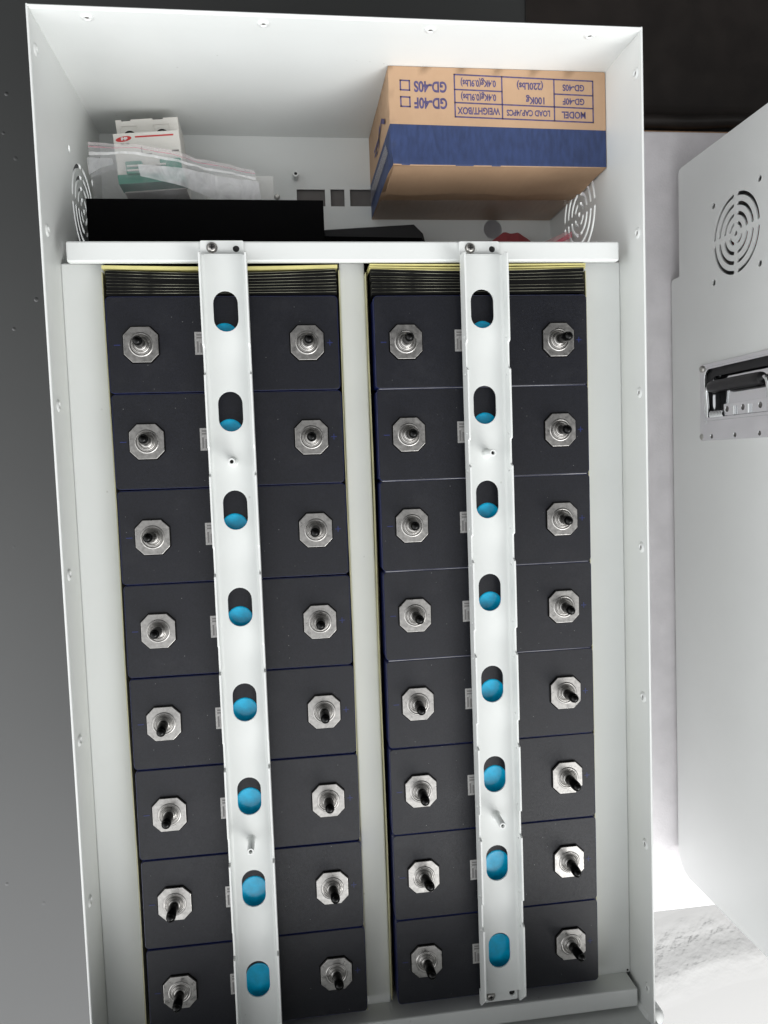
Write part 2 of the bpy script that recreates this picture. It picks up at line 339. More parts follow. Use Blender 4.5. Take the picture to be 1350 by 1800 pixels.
def arcslot(cx, cy, r0, r1, a0, a1, n=14):
    o = []; rm = (r0+r1)/2; h = (r1-r0)/2
    for i in range(n+1):
        t = math.radians(a0+(a1-a0)*i/n); o.append((cx+r1*math.cos(t), cy+r1*math.sin(t)))
    t = math.radians(a1); c = (cx+rm*math.cos(t), cy+rm*math.sin(t))
    for i in range(1, 6): o.append((c[0]+h*math.cos(t+math.pi*i/6), c[1]+h*math.sin(t+math.pi*i/6)))
    for i in range(n+1):
        t = math.radians(a1+(a0-a1)*i/n); o.append((cx+r0*math.cos(t), cy+r0*math.sin(t)))
    t = math.radians(a0); c = (cx+rm*math.cos(t), cy+rm*math.sin(t))
    for i in range(1, 6): o.append((c[0]+h*math.cos(t+math.pi+math.pi*i/6), c[1]+h*math.sin(t+math.pi+math.pi*i/6)))
    return o
def grille_holes(cx, cy):
    hs = [circ(cx, cy, 2.6, 16)]
    for r0, r1 in ((8.2, 11.4), (16.8, 20.4), (25.8, 29.4), (34.9, 38.6)):
        rm = (r0+r1)/2; g = math.degrees((2.3+(r1-r0)/2)/rm)
        for q in range(4): hs.append(arcslot(cx, cy, r0, r1, q*90+g, q*90+90-g))
    return hs
def text(name, body, size, frame, m, parent, off=(0, 0, 0), sx=1.0, bold=0.0, th=0.12, align='CENTER'):
    cu = bpy.data.curves.new('t', 'FONT'); cu.body = body; cu.size = size; cu.align_x = align; cu.align_y = 'CENTER'
    cu.offset = bold; cu.extrude = th/2; cu.resolution_u = 4
    tmp = bpy.data.objects.new('tmp', cu); COL.objects.link(tmp)
    dg = bpy.context.evaluated_depsgraph_get(); dg.update()
    me = bpy.data.meshes.new_from_object(tmp.evaluated_get(dg))
    bpy.data.objects.remove(tmp); bpy.data.curves.remove(cu)
    O, U, V = [Vector(x) for x in frame]; N = U.cross(V)
    for v in me.vertices:
        c = v.co.copy(); v.co = (O + U*c.x*sx + V*c.y + N*c.z - Vector(off))*S
    me.materials.clear(); me.update()
    return link(name, me, m, parent)
X, Y, Z = Vector((1, 0, 0)), Vector((0, 1, 0)), Vector((0, 0, 1))

# ------------------------------------------------------------------ the setting
FZ = -258
def sheet(name, x0, y0, x1, y1, z0, z1, m, kind='structure', bevel=1.0):
    o = box(name, (x0, y0, z0), (x1, y1, z1), m, None, bevel)
    if kind: o['kind'] = kind
    return o
sheet('floor', -6000, -6000, 6000, 6000, FZ-20, FZ, FLOOR, bevel=0)
# foam and card under the two enclosures
bm = bmesh.new(); add_box(bm, (30, -644, -251), (900, 265, -235)); bmesh.ops.recalc_face_normals(bm, faces=bm.faces)
pad = link('foam_pad', from_bm(bm), FOAMPAD, bevel=2.0)
tag(pad, 'white foam sheet lying on the floor under the two enclosures', 'foam sheet')
cb = box('cardboard_sheet', (20, -600, -257.6), (910, 272.5, -251.2), KRAFTE, None, 0.4)
tag(cb, 'brown cardboard sheet whose edge shows along the end of the white foam', 'cardboard')
# folded edge of a black rubber sheet lying beyond the foam
bm = bmesh.new(); nx = 90; rows = []
prof = [(276.0, -257.0), (275.2, -254), (275.0, -249), (276.2, -244.5), (279, -241.6), (282.5, -241), (286, -242.4), (288.6, -245.4), (291, -250), (296, -253), (304, -254.6), (900, -255), (900, -257.3), (276, -257.3)]
for i in range(nx+1):
    x = 392+700*i/nx; wob = 1.2*math.sin(x*0.021)+0.7*math.sin(x*0.06+1)
    rows.append([bm.verts.new((x, y+wob*(1 if y < 300 else 0), z + (0.5*math.sin(x*0.045) if -255 < z else 0))) for y, z in prof])
for a, b in zip(rows, rows[1:]):
    for k in range(len(prof)): bm.faces.new((a[k], a[(k+1) % len(prof)], b[(k+1) % len(prof)], b[k]))
bm.faces.new(rows[0]); bm.faces.new(rows[-1]); bmesh.ops.recalc_face_normals(bm, faces=bm.faces)
rs = link('rubber_sheet', from_bm(bm), SHEETBLK, smooth=True); sharpen(rs.data, 60)
tag(rs, 'black rubber sheet with a rolled edge on the floor beyond the white foam', 'rubber sheet')

# ------------------------------------------------------------------ the open enclosure
XL, XR, YT, YB, ZR = -59.9, 389.1, 230.7, -577.0, 22.2
ZF = -185.0
enc = thing('battery_enclosure', 'open white metal enclosure lying on its back, full of black battery cells', 'enclosure', (165, -170, -235))
eo = (165, -170, -235)
T = 1.6
def wall_loops():
    return [[(YT+T, ZR), (YB, ZR), (YB, -233), (92, -233), (92, -212), (YT+T, -212)]]
gy, gz = 131.5, -106
for sgn, x0 in ((-1, XL-T), (1, XR)):
    holes = [rect(gy-47, gz-47, gy+47, gz+47)]
    plate('side_wall', wall_loops()+holes, T, ((x0, 0, 0), Y, Z), PAINT, enc, 0.0, eo)
    g = plate('fan_grille', [rect(gy-47, gz-47, gy+47, gz+47)] + grille_holes(gy, gz) + [circ(gy+sy*38.4, gz+sz*38.4, 3.0, 14) for sy in (-1, 1) for sz in (-1, 1)],
              T, ((x0, 0, 0), Y, Z), PAINT, enc, 0.0, eo)
    # rolled rim along the edge
    tube('rim_edge', [(x0+T/2, YT+T, ZR), (x0+T/2, YB, ZR)], T/2+0.15, PAINT, enc, 10).location = -Vector(eo)*S
bt = box('top_wall', (XL-T, YT, -212), (XR+T, YT+T, ZR), PAINT, enc, 0, eo)
tube('rim_edge', [(XL-T/2, YT+T/2, ZR), (XR+T/2, YT+T/2, ZR)], T/2+0.15, PAINT, enc, 10).location = -Vector(eo)*S
box('fold_strip', (XL, YT-1.0, 4.0), (XR, YT-0.002, ZR-0.2), PAINT, enc, 0.35, eo)
# floor of the equipment bay with its cut-outs
plate('bay_floor', [rect(XL, 76, XR, YT), rect(127.2, 163.6, 155.4, 180.0), rect(161.0, 163.6, 174.9, 180.3), rect(180.5, 163.8, 212, 180.4), circ(327.3, 141.5, 9.6, 32)],
      1.6, ((0, 0, ZF-1.6), X, Y), PAINT, enc, 0.0, eo)
box('back_plate', (115, 150, -190.5), (225, 195, -188.5), GREYBD, enc, 0, eo)
box('partition', (-49.5, 74.4, -233), (378.2, 76, -5.5), BLACKSAT, enc, 0, eo)  # panel coloured black to deepen the shade in the pocket behind the crossbar
lathe('floor_standoff', [(1.6, 0), (1.6, 9), (1.5, 12.2), (2.9, 12.4), (3.1, 12), (3.1, 0.6), (4.4, 0)], PAINT, enc, Vector((126.6, 191, ZF))-Vector(eo))
lathe('standoff_hole', [(0, 11.0), (1.62, 11.0)], DARK, enc, Vector((126.6, 191, ZF))-Vector(eo))
lathe('floor_screw', [(0, 3), (1.8, 2.8), (2.8, 1.2), (2.9, 0)], STEEL, enc, Vector((107.6, 172.4, ZF))-Vector(eo), seg=12)
# battery bay: ledges, divider and cross bars
box('side_ledge', (XL+0.02, -556, -210), (-28.0, 66.0, -20), PAINT, enc, 1.2, eo)
box('side_ledge', (357.2, -556, -210), (XR-0.02, 66.0, -20), PAINT, enc, 1.2, eo)
box('divider', (153.0, -556, -210), (173.4, 66.0, -20), PAINT, enc, 1.2, eo)
box('bay_back', (XL, -577, -233), (XR, 74, -231), PAINT, enc, 0, eo)
box('crossbar', (-49.8, 61.2, -4.5), (378.4, 76.4, 2.4), PAINT, enc, 1.3, eo)
box('crossbar', (XL+4, -571, -33), (385.4, -555.2, 2.0), PAINT, enc, 1.3, eo)
for (x, y, z) in ((387.6, -553, -19.6), (385.6, -570.8, -6)):
    lathe('corner_hole', [(0, 0.1), (0.9, 0.1), (0.9, 0)], DARK, enc, Vector((x-1.5, y, z+0.0))-Vector(eo), seg=12)
# thicker end wall with rounded corners; unseen upper part raised to shade the cells
pr = rrect(XL-6, -233, XR+7.5, 140, 13, 8)
plate('end_wall', [pr], 14, ((0, YB, 0), X, Z), PAINT, enc, 1.2, eo)   # spans YB-14..YB
box('end_skirt', (XL, YB+0.05, -33), (XR, YB+1.6, 20), PAINT, enc, 0.4, eo)
lathe('hinge_knuckle', [(0, 15), (5.5, 15), (7.6, 13.6), (8.2, 11), (8.2, -30), (0, -30)], PAINT, enc, Vector((395.5, -574.5, 0))-Vector(eo), seg=32)
# threaded dimples near the rim
def rivnut(loc, axis):
    o = lathe('rivet_nut', [(1.5, 0.2), (1.7, 0.75), (2.6, 1.25), (3.9, 0.85), (4.6, 0.02)], PAINT, enc, Vector(loc)-Vector(eo), axis, 24)
    h = lathe('thread_hole', [(0, 0.3), (1.75, 0.3)], GREYBD, o, (0, 0, 0), axis, 16)
for y, z in ((206.9, 11.5), (81.6, 10.5), (-44.5, 10.5), (-169.8, 10.3), (-296.3, 9.9), (-422.5, 9.5)): rivnut((XL+0.02, y, z), 'X')
for y, z in ((201.9, 14), (79.7, 13.4), (-45.8, 12.8), (-171.2, 12.4), (-296, 12.2), (-421.5, 12.2), (-547.5, 12.6)): rivnut((XR-0.02, y, z), '-X')
for x in (-22.7, 101.8, 226.4, 352.0): rivnut((x, YT-1.0, 13.4), '-Y')

# perforated rails over the cells
def make_rail(cx, y0, y1, ref, slots, standy, xs):
    r = thing('mounting_rail', '', ''); del r['label']; del r['category']
    r.parent = enc; ro = Vector((cx, (y0+y1)/2, 6.5)); r.location = (ro-Vector(eo))*S
    hw = 17.4
    fl = plate('channel_floor', [rect(cx-hw+1.4, y0, cx+hw-1.4, y1)] + [stadium(xs, y, 18.3, 30.2) for y in slots], 1.5, ((0, 0, 6.5), X, Y), PAINT, r, 0.18, ro)
    for sg in (-1, 1):
        lp = [(y1, 6.5), (y1, 17.5), (y1-1.5, 21.6)]
        for y in slots[:-1]:
            a, b = y-37.5+10.5, y-37.5-10.5
            if a > y1-4: continue
            lp += [(a+0.8, 21.6), (a, 20.8), (a-1.2, 18.0), (b+1.0, 18.0), (b, 20.6), (b-0.8, 21.6)]
        lp += [(y0+3.0, 21.6), (y0+1.0, 19.5), (y0-11.6, 6.0), (y0-11.6, 2.2), (y0+0.6, 2.2), (y0+0.6, 6.5)]
        hs = []
        for y in slots[:-1]:
            hs += [circ(y-37.5+14.5, 14.2, 1.1, 10), circ(y-37.5-14.5, 14.2, 1.1, 10)]
        x0 = cx+sg*hw-(1.4 if sg > 0 else 0)
        plate('side_flange', [lp]+hs, 1.4, ((x0, 0, 0), Y, Z), PAINT, r, 0.2, ro)
        # inner bend
        bm = bmesh.new(); n = 6; rows = []
        for yy in (y0, y1):
            row = []
            for i in range(n+1):
                t = math.pi/2*i/n
                row.append(bm.verts.new((cx+sg*(hw-1.4)-sg*2.6*(1-math.sin(t))*1.0, yy, 7.97+2.6*(1-math.cos(t)))))
            rows.append(row)
        for i in range(n): bm.faces.new((rows[0][i], rows[0][i+1], rows[1][i+1], rows[1][i]))
        bmesh.ops.translate(bm, vec=-ro, verts=bm.verts)
        link('bend', from_bm(bm), PAINT, r, smooth=True)
    for ye, d in ((y1, 1), (y0, -1)):
        yy = ye+d*11.6; tz = 3.0 if d > 0 else 2.2
        hx = cx+10.5; sxp = cx-8.3
        ya, yb = sorted((ye+d*1.0, yy))
        plate('end_tab', [rrect(cx-hw+0.4, ya, cx+hw-2.2, yb, 1.2), circ(hx-(1 if d > 0 else 0), ye+d*5.6, 2.5, 18)], 1.5, ((0, 0, tz), X, Y), PAINT, r, 0.15, ro)
        a, b = sorted((ye-d*0.4, ye+d*1.0))
        box('tab_riser', (cx-hw+1.4, a, tz), (cx+hw-1.4, b, 7.9), PAINT, r, 0.25, ro)
        s = lathe('screw', [(0, 0.9), (1.0, 1.0), (1.1, 2.3), (2.6, 2.2), (3.3, 1.5), (3.5, 0.6), (3.5, 0.3), (4.1, 0.3), (4.2, 0)], STEEL, r, Vector((sxp, ye+d*6.2, tz+1.5))-ro, seg=20)
        bmx = bmesh.new(); add_box(bmx, (-1.9, -0.35, 2.0), (1.9, 0.35, 2.42)); add_box(bmx, (-0.35, -1.9, 2.0), (0.35, 1.9, 2.43))
        c = link('cross_slot', from_bm(bmx), DARK, s)
        lathe('hole_shadow', [(0, 0), (2.6, 0)], DARK, r, Vector((hx-(1 if d > 0 else 0), ye+d*5.6, tz+0.1))-ro, seg=18)
    for y in standy:
        st = lathe('standoff', [(1.35, 14), (1.4, 19.6), (1.6, 19.9), (2.5, 19.9), (2.75, 19.6), (2.75, 1.6), (3.1, 0.7), (4.0, 0)], PAINT, r, Vector((xs+0.2, y, 8.0))-ro)
        lathe('standoff_bore', [(0, 16.5), (1.38, 16.5)], DARK, st, (0, 0, 0), seg=16)
    return r
r1 = make_rail(64.4, -545, 64.6, 0, [23-75.0*k for k in range(8)], (-90, -387), 64.3)
r2 = make_rail(262.9, -537.5, 64.2, 0, [23-75.0*k for k in range(8)], (-90.2, -386.3), 262.3)
r1['label'] = 'left white perforated channel rail'; r2['label'] = 'right white perforated channel rail'

# ------------------------------------------------------------------ battery cells
TIPS = {
'1L': [(0.4, 0.2), (0.3, 1.5), (-0.8, 1.2), (-0.1, 1.3), (0.5, -0.7), (0.1, 0.5), (-0.7, -0.5), (-0.1, 0.0)] ,
'1R': [(0.8, 0.0), (-0.5, -0.2), (-1.3, -0.4), (-0.2, 0.8), (-0.0, -0.1), (0.2, 1.0), (1.5, 0.7), (1.4, 1.9)] ,
'2L': [(-0.1, 1.0), (0.5, 0.0), (-0.6, 1.0), (0.6, -0.2), (-0.5, -0.0), (0.3, -0.8), (2.2, 0.9), (1.2, -0.2)] ,
'2R': [(1.8, 0.0), (-0.7, -0.6), (-1.2, -0.2), (-0.8, 0.0), (0.6, 0.5), (1.5, -0.8), (0.1, -0.5), (2.1, -0.2)] ,
}
CH = 204.0
def make_terminal(parent, x):
    hw, hh, c = 12.7, 13.2, 6.0
    oct_ = [(-hw+c, -hh), (hw-c, -hh), (hw, -hh+c), (hw, hh-c), (hw-c, hh), (-hw+c, hh), (-hw, hh-c), (-hw, -hh+c)]
    t = plate('terminal', [oct_, circ(0, 0, 8.6, 32)], 1.7, ((x, 0, CH+0.4), X, Y), ALU, parent, 0.25)
    g = [(oct_[i][0]*1.06+x, oct_[i][1]*1.06) for i in range(8)]
    plate('gasket', [g], 0.35, ((0, 0, CH+0.08), X, Y), RUBBER, parent)
    lathe('weld_ring', [(9.3, 2.05), (8.9, 2.5), (8.2, 2.7), (7.6, 2.45), (7.3, 2.0), (6.9, 2.1), (6.6, 3.0), (6.0, 3.3), (5.5, 3.1), (5.2, 2.6), (4.8, 2.8), (4.6, 3.8), (4.2, 4.3), (3.7, 4.4), (3.4, 4.0), (3.1, 4.2), (2.9, 5.2), (2.9, 5.6), (2.5, 5.6), (2.5, 1)],
          ALU, t, (x, 0, CH))
    prof = [(2.7, 2.5), (2.7, 4.9), (3.7, 4.9), (3.95, 5.5), (3.9, 11), (3.7, 18.4), (3.35, 20.2), (2.6, 21.5), (1.3, 22.2), (0, 22.4)]
    st = lathe('stud_cap', [(r, z-2.5) for r, z in prof], RUBBER, t, (x, 0, CH+2.5), seg=20)
    return t, st
def make_cell():
    r = thing('battery_cell', 'x', 'battery cell', (0, 0, 0), 'battery cells standing in two columns')
    b = plate('cell_case', [rrect(-86.9, -36, 86.9, 36, 3)], CH-1.0, ((0, 0, 0), X, Y), BLUEWRAP, r)
    bm = bmesh.new()
    # wrap lip around the top board
    plate('wrap_lip', [rrect(-86.9, -36, 86.9, 36, 3.2), rrect(-86.5, -35.6, 86.5, 35.6, 2.6)], 0.7, ((0, 0, CH-1.0), X, Y), BLUEWRAP, b, 0.2)
    plate('top_board', [rrect(-86.4, -35.55, 86.4, 35.55, 2.6)], 0.9, ((0, 0, CH-0.95), X, Y), BLACKTOP, r, 0.2)
    make_terminal(r, -62.25); make_terminal(r, 62.25)
    # blue vent film: shallow dome
    bm = bmesh.new(); rings = []
    for s_, z in ((1.0, 0.02), (0.985, 0.3), (0.95, 0.42), (0.9, 0.34), (0.5, 0.42), (0.15, 0.45)):
        rings.append([bm.verts.new((px*s_, py*s_, CH+z)) for px, py in stadium(0, 0, 20.4, 31.5, 14)])
    for a, b_ in zip(rings, rings[1:]):
        for i in range(len(a)): bm.faces.new((a[i], a[(i+1) % len(a)], b_[(i+1) % len(a)], b_[i]))
    bm.faces.new(rings[-1]); bmesh.ops.recalc_face_normals(bm, faces=bm.faces)
    link('vent_film', from_bm(bm), CAPBLUE, r, smooth=True)
    lb = plate('printed_tag', [rect(-22.8, -7.9, -10.5, 9.2)], 0.12, ((0, 0, CH+0.01), X, Y), TAG, r)
    bm = bmesh.new()
    for yy in (7.0, 4.9): add_box(bm, (-21.4, yy-0.7, CH+0.1), (-11.5, yy+0.7, CH+0.2))
    for i in range(4): add_box(bm, (-21.4+2.5*i, -6.3, CH+0.1), (-20.0+2.5*i, 2.2-(i % 2)*1.5, CH+0.2))
    link('tag_print', from_bm(bm), TAGDARK, lb)
    bm = bmesh.new(); add_box(bm, (77.6, -0.35, CH+0.0), (82.0, 0.35, CH+0.12)); add_box(bm, (79.45, -2.2, CH+0.0), (80.15, 2.2, CH+0.13))
    link('plus_mark', from_bm(bm), MARK, r)
    bm = bmesh.new(); add_box(bm, (-82.2, -0.35, CH+0.0), (-77.6, 0.35, CH+0.12))
    link('minus_mark', from_bm(bm), MARK, r)
    return r
def copy_tree(o, parent=None):
    c = o.copy(); COL.objects.link(c)
    if parent: c.parent = parent
    for ch in list(o.children): copy_tree(ch, c)
    return c
proto = make_cell()
ordn = ['first', 'second', 'third', 'fourth', 'fifth', 'sixth', 'seventh', 'eighth']
def find(o, base): return [c for c in o.children if c.name.split('.')[0] == base]
kids0 = [copy_tree] 
cells = [proto] + [copy_tree(proto) for _ in range(15)]
n = 0
for col in (0, 1):
    for k in range(8):
        c = cells[n]; n += 1
        x = 62.25+0.337*k if col == 0 else 201.9+62.25
        y = -72.79*k if col == 0 else -0.85-72.5*k
        c.location = Vector((x, y, -CH))*S
        c.rotation_euler.z = math.radians(random.uniform(-0.12, 0.12) - (0.15 if col == 0 else 0))
        c['label'] = ('black topped battery cell with two octagonal terminals, %s from the top in the %s column' % (ordn[k], ('left', 'right')[col]))
        for t in find(c, 'terminal'):
            st = find(t, 'stud_cap')[0]
            side = 'L' if st.location.x < 0 else 'R'
            dx, dy = TIPS['%d%s' % (col+1, side)][k]
            dx, dy = [max(-2.2, min(2.2, v)) for v in (dx, dy)]
            st.rotation_euler = Vector((dx, dy, 17.0)).to_track_quat('Z', 'Y').to_euler()

# ------------------------------------------------------------------ boards and spacers round the cells
def curved_sheet(name, x0, x1, y, th, z0, z1, bow, m, parent=None, nseg=24, skew=0.0):
    bm = bmesh.new(); rows = []
    for i in range(nseg+1):
        u = i/nseg; x = x0+(x1-x0)*u; yy = y-bow*math.sin(math.pi*u)+skew*(u-0.5)
        rows.append([bm.verts.new(v) for v in ((x, yy-th/2, z0), (x, yy+th/2, z0), (x, yy+th/2, z1), (x, yy-th/2, z1))])
    for a, b in zip(rows, rows[1:]):
        for k in range(4): bm.faces.new((a[k], a[(k+1) % 4], b[(k+1) % 4], b[k]))
    bm.faces.new(rows[0]); bm.faces.new(rows[-1]); bmesh.ops.recalc_face_normals(bm, faces=bm.faces)
    return link(name, from_bm(bm), m, parent)
for col, (xa, xb, nm) in enumerate(((-23.6, 149.6, 'left'), (176.6, 350.6, 'right'))):
    ys = 36.6
    for i in range(8):
        y = ys+1.3+2.5*i+random.uniform(-0.15, 0.15)
        dz = random.uniform(-1.2, 0.6) - 3
        bow = (0.25+0.33*i)*(1 if col == 0 else 0.75)
        sk = random.uniform(-0.5, 0.5)
        s = thing('spacer_sheet', 'black foam spacer sheet above the %s cell column, %s sheet counted from the cells' % (nm, ordn[i]), 'spacer sheet',
                  ((xa+xb)/2, y, -190), 'black spacer sheets packed above the cell columns')
        o_ = Vector(((xa+xb)/2, y, -190)); xj = random.uniform(-0.6, 0.4)
        f = curved_sheet('foam_core', xa+xj-o_.x, xb+xj-o_.x, 0, 2.0, 0, 190+dz, bow, FOAMBLK, s, skew=sk)
        curved_sheet('facing_film', xa+xj+0.3-o_.x, xb+xj-0.2-o_.x, 1.15, 0.16, 2, 190+dz+0.15+random.uniform(-0.3, 0.3), bow, EDGEFILM, s, skew=sk)
    # yellow boards
    if col == 0:
        spec = [((xa-2.6, xb+0.8), 58.6, 2.4, -2.2, 1.2)]
    else:
        spec = [((xa-1.2, xb+1.2), 56.8, 0.9, -3.0, 1.5), ((xa-1.2, xb+1.4), 58.2, 0.9, -2.4, 1.1), ((xa-1.0, xb+1.0), 59.7, 1.1, -1.6, 0.4)]
    for j, ((a, b), y, th, zt, bow) in enumerate(spec):
        lab = 'thick yellow epoxy board between the crossbar and the left black spacers' if col == 0 else \
              'thin yellow epoxy board beside the crossbar above the right column, %s from the black spacers' % ordn[j]
        o = curved_sheet('insulation_board', a-b+b, b, y, th, -190, zt, bow, YELLOW)
        tag(o, lab, 'board', 'yellow insulation boards round the cells')
for x0, x1, zt, m, lab in ((-27.2, -26.4, -7.0, PALEY, 'yellow board edge down the left side of the left cell column'),
                        (150.9, 151.5, -4.0, PALEY, 'yellow board edge between the left cell column and the white divider'),
                        (173.5, 174.0, -12.0, PALEY, 'yellow board edge between the white divider and the right cell column'),
                        (174.7, 175.0, -17.0, TAN, 'tan board edge close against the right cell column'),
                        (353.6, 354.2, -8.0, PALEY, 'yellow board edge down the right side of the right cell column')):
    bmq = bmesh.new(); add_box(bmq, (x0, -548, -190), (x1, 56.0, zt)); bmesh.ops.recalc_face_normals(bmq, faces=bmq.faces)
    bmesh.ops.subdivide_edges(bmq, edges=[e for e in bmq.edges if abs(e.verts[0].co.y-e.verts[1].co.y) > 10], cuts=16)
    for v in bmq.verts: v.co.x += 0.35*math.sin(v.co.y*0.021+x0)
    o = link('insulation_board', from_bm(bmq), m); tag(o, lab, 'board', 'yellow insulation boards round the cells')

SEP = mat('separator_edge_glint', (0.62, 0.62, 0.62), 0.25, col2=(0.12, 0.12, 0.13), noise_scale=25, stretch=(1, 1, 4))  # pale streaks put the glint of the clear edges into the colour
for k in range(4):
    o = curved_sheet('separator_sheet', 179.5, 348.5, -0.85-72.5*k-36.25, 0.28, -190, -0.15, 0.0, SEP, nseg=6)
    tag(o, 'thin clear separator edge between the %s and %s cells of the right column' % (ordn[k], ordn[k+1]), 'separator', 'clear separators in the right cell column')

# ------------------------------------------------------------------ things in the equipment bay
# cardboard box
bo = Vector((295, 190, ZF))
cbx = thing('cardboard_box', 'brown cardboard box with a blue band and printed table, in the bay corner', 'box', bo)
bx0, bx1, by0, by1, bz0, bz1 = 201.6, 388.4, 150.8, 230.2, ZF, -42.0
YBAND = 184.0
def wob(v):
    n = noise.noise(Vector(v)*0.02)
    return n
def quadgrid(bm, p00, p10, p11, p01, nu, nv, mi, lay, amp=0.5):
    p00, p10, p11, p01 = [Vector(p) for p in (p00, p10, p11, p01)]
    nrm = (p10-p00).cross(p01-p00).normalized(); g = []
    for j in range(nv+1):
        row = []
        for i in range(nu+1):
            u, v = i/nu, j/nv
            p = (p00*(1-u)+p10*u)*(1-v)+(p01*(1-u)+p11*u)*v
            edge = min(u, 1-u, v, 1-v)
            p = p+nrm*amp*noise.noise(p*0.03)*min(1, edge*6)
            row.append(bm.verts.new(p-bo))
        g.append(row)
    for j in range(nv):
        for i in range(nu):
            f = bm.faces.new((g[j][i], g[j][i+1], g[j+1][i+1], g[j+1][i])); f.material_index = mi; f.smooth = True
bm = bmesh.new()
quadgrid(bm, (bx0, by0, bz1), (bx1, by0, bz1), (bx1, YBAND-2, bz1), (bx0, YBAND, bz1), 24, 6, 1, 0, 0)
quadgrid(bm, (bx0, YBAND, bz1), (bx1, YBAND-2, bz1), (bx1, by1, bz1), (bx0, by1, bz1), 24, 6, 0, 0, 0)
quadgrid(bm, (bx0, by0, bz0), (bx0, by0, bz1), (bx0, YBAND, bz1), (bx0, YBAND, bz0), 12, 4, 1, 0, 0.8)
quadgrid(bm, (bx0, YBAND, bz0), (bx0, YBAND, bz1), (bx0, by1, bz1), (bx0, by1, bz0), 12, 4, 0, 0, 0.8)
quadgrid(bm, (bx0, by0, bz0), (bx1, by0, bz0), (bx1, by0, bz1), (bx0, by0, bz1), 24, 14, 0, 0, 1.2)
quadgrid(bm, (bx1, by0, bz0), (bx1, by1, bz0), (bx1, by1, bz1), (bx1, by0, bz1), 6, 6, 0, 0, 0)
quadgrid(bm, (bx1, by1, bz0), (bx0, by1, bz0), (bx0, by1, bz1), (bx1, by1, bz1), 6, 6, 0, 0, 0)
bmesh.ops.remove_doubles(bm, verts=bm.verts, dist=0.01)
for v in bm.verts:      # dented near corner
    p = v.co+bo; d = (p-Vector((bx0, by0, bz1))).length
    if d < 22: v.co += Vector((2.2, 1.2, -1.6))*(1-d/22)**1.5
bmesh.ops.recalc_face_normals(bm, faces=bm.faces)
me = from_bm(bm); me.materials.append(CARD); me.materials.append(BLUEINK)
body = link('box_body', me, None, cbx)
bv = body.modifiers.new('bevel', 'BEVEL'); bv.width = 1.3*S; bv.segments = 3; bv.limit_method = 'ANGLE'; bv.angle_limit = math.radians(50)
# torn lip of the flap and packing tape
bm = bmesh.new()
fl = [(203.5, by0-0.7, -42.8), (385, by0-0.7, -42.4), (385, by0-0.9, -70), (250, by0-1.0, -76), (206, by0-1.1, -84), (203, by0-0.9, -60)]
fv = []
for i in range(25):
    x = 204+(386.5-204)*i/24
    q = 3.6+1.0*math.sin(i*0.5)
    zb_ = -99+3*i/24+0.6*math.sin(i*1.7)
    fv += [(x, by0-0.2, -43.6), (x, by0-q*0.5, -66), (x, by0-q-0.6, zb_), (x, by0-q, zb_-0.4), (x, by0-0.1, -70)]
ff = []
for i in range(24):
    for k in range(5): ff.append((i*5+k, i*5+(k+1) % 5, (i+1)*5+(k+1) % 5, (i+1)*5+k))
ff += [(0, 1, 2, 3, 4), (124, 123, 122, 121, 120)]
bmf = bmesh.new(); vsf = [bmf.verts.new(Vector(v)-bo) for v in fv]
for f in ff: bmf.faces.new([vsf[k] for k in f])
bmesh.ops.recalc_face_normals(bmf, faces=bmf.faces); link('flap', from_bm(bmf), CARD, cbx, bevel=0.15)
tp = plate('packing_tape', [[(196.6+5, -178), (388, -178), (388, -118), (203, -122)]], 0.1, ((0, by0-1.9, 0), X, Z), TAPE, cbx, 0, bo)
plate('side_tape', [[(163, -178), (176, -178), (176, -64), (164, -52)]], 0.1, ((bx0-1.1, 0, 0), Y, Z), TAPE, cbx, 0, bo)
# printing: reads from the far side, so its right is -X and its up is -Y
zt = bz1+0.07
def ptext(s, x, y, size, sx=0.78, bold=0.03, al='CENTER'):
    text('printed_text', s, size, ((x, y, zt), -X, -Y), TEXTINK, body, bo, sx, size*bold, 0.08, al)
tl = 1.15
def bars(name, rs):
    bm = bmesh.new()
    for (xa, ya, xb, yb) in rs:
        v = Vector((xb-xa, yb-ya, 0)); nrm = Vector((-v.y, v.x, 0)).normalized()*tl/2; e = v.normalized()*tl/2
        a, b = Vector((xa, ya, 0))-e, Vector((xb, yb, 0))+e
        lo = [a-nrm, b-nrm, b+nrm, a+nrm]
        vs = [bm.verts.new(p+Vector((0, 0, zt-0.04))-bo) for p in lo]+[bm.verts.new(p+Vector((0, 0, zt+0.04))-bo) for p in lo]
        for f in ((3, 2, 1, 0), (4, 5, 6, 7), (0, 1, 5, 4), (1, 2, 6, 5), (2, 3, 7, 6), (3, 0, 4, 7)): bm.faces.new([vs[i] for i in f])
    link(name, from_bm(bm), TEXTINK, body)
X0, X1, X2, X3 = 257.0, 297.6, 343.0, 377.3
sl = lambda x: -(x-257)/120.3*2.3
T0, T1, T2, T3 = 224.8, 212.8, 202.2, 190.7
G = lambda x, t: (x, t+sl(x))
bars('printed_table', [(*G(X0, T0), *G(X3, T0)), (*G(X0, T3), *G(X3, T3)), (*G(X0, T0), *G(X0, T3)), (*G(X3, T0), *G(X3, T3)),
     (*G(X1, T0), *G(X1, T3)), (*G(X2, T0), *G(X2, T3)), (*G(X0, T2), *G(X3, T2)), (*G(X0, T1), *G(X1, T1)), (*G(X2, T1), *G(X3, T1))])
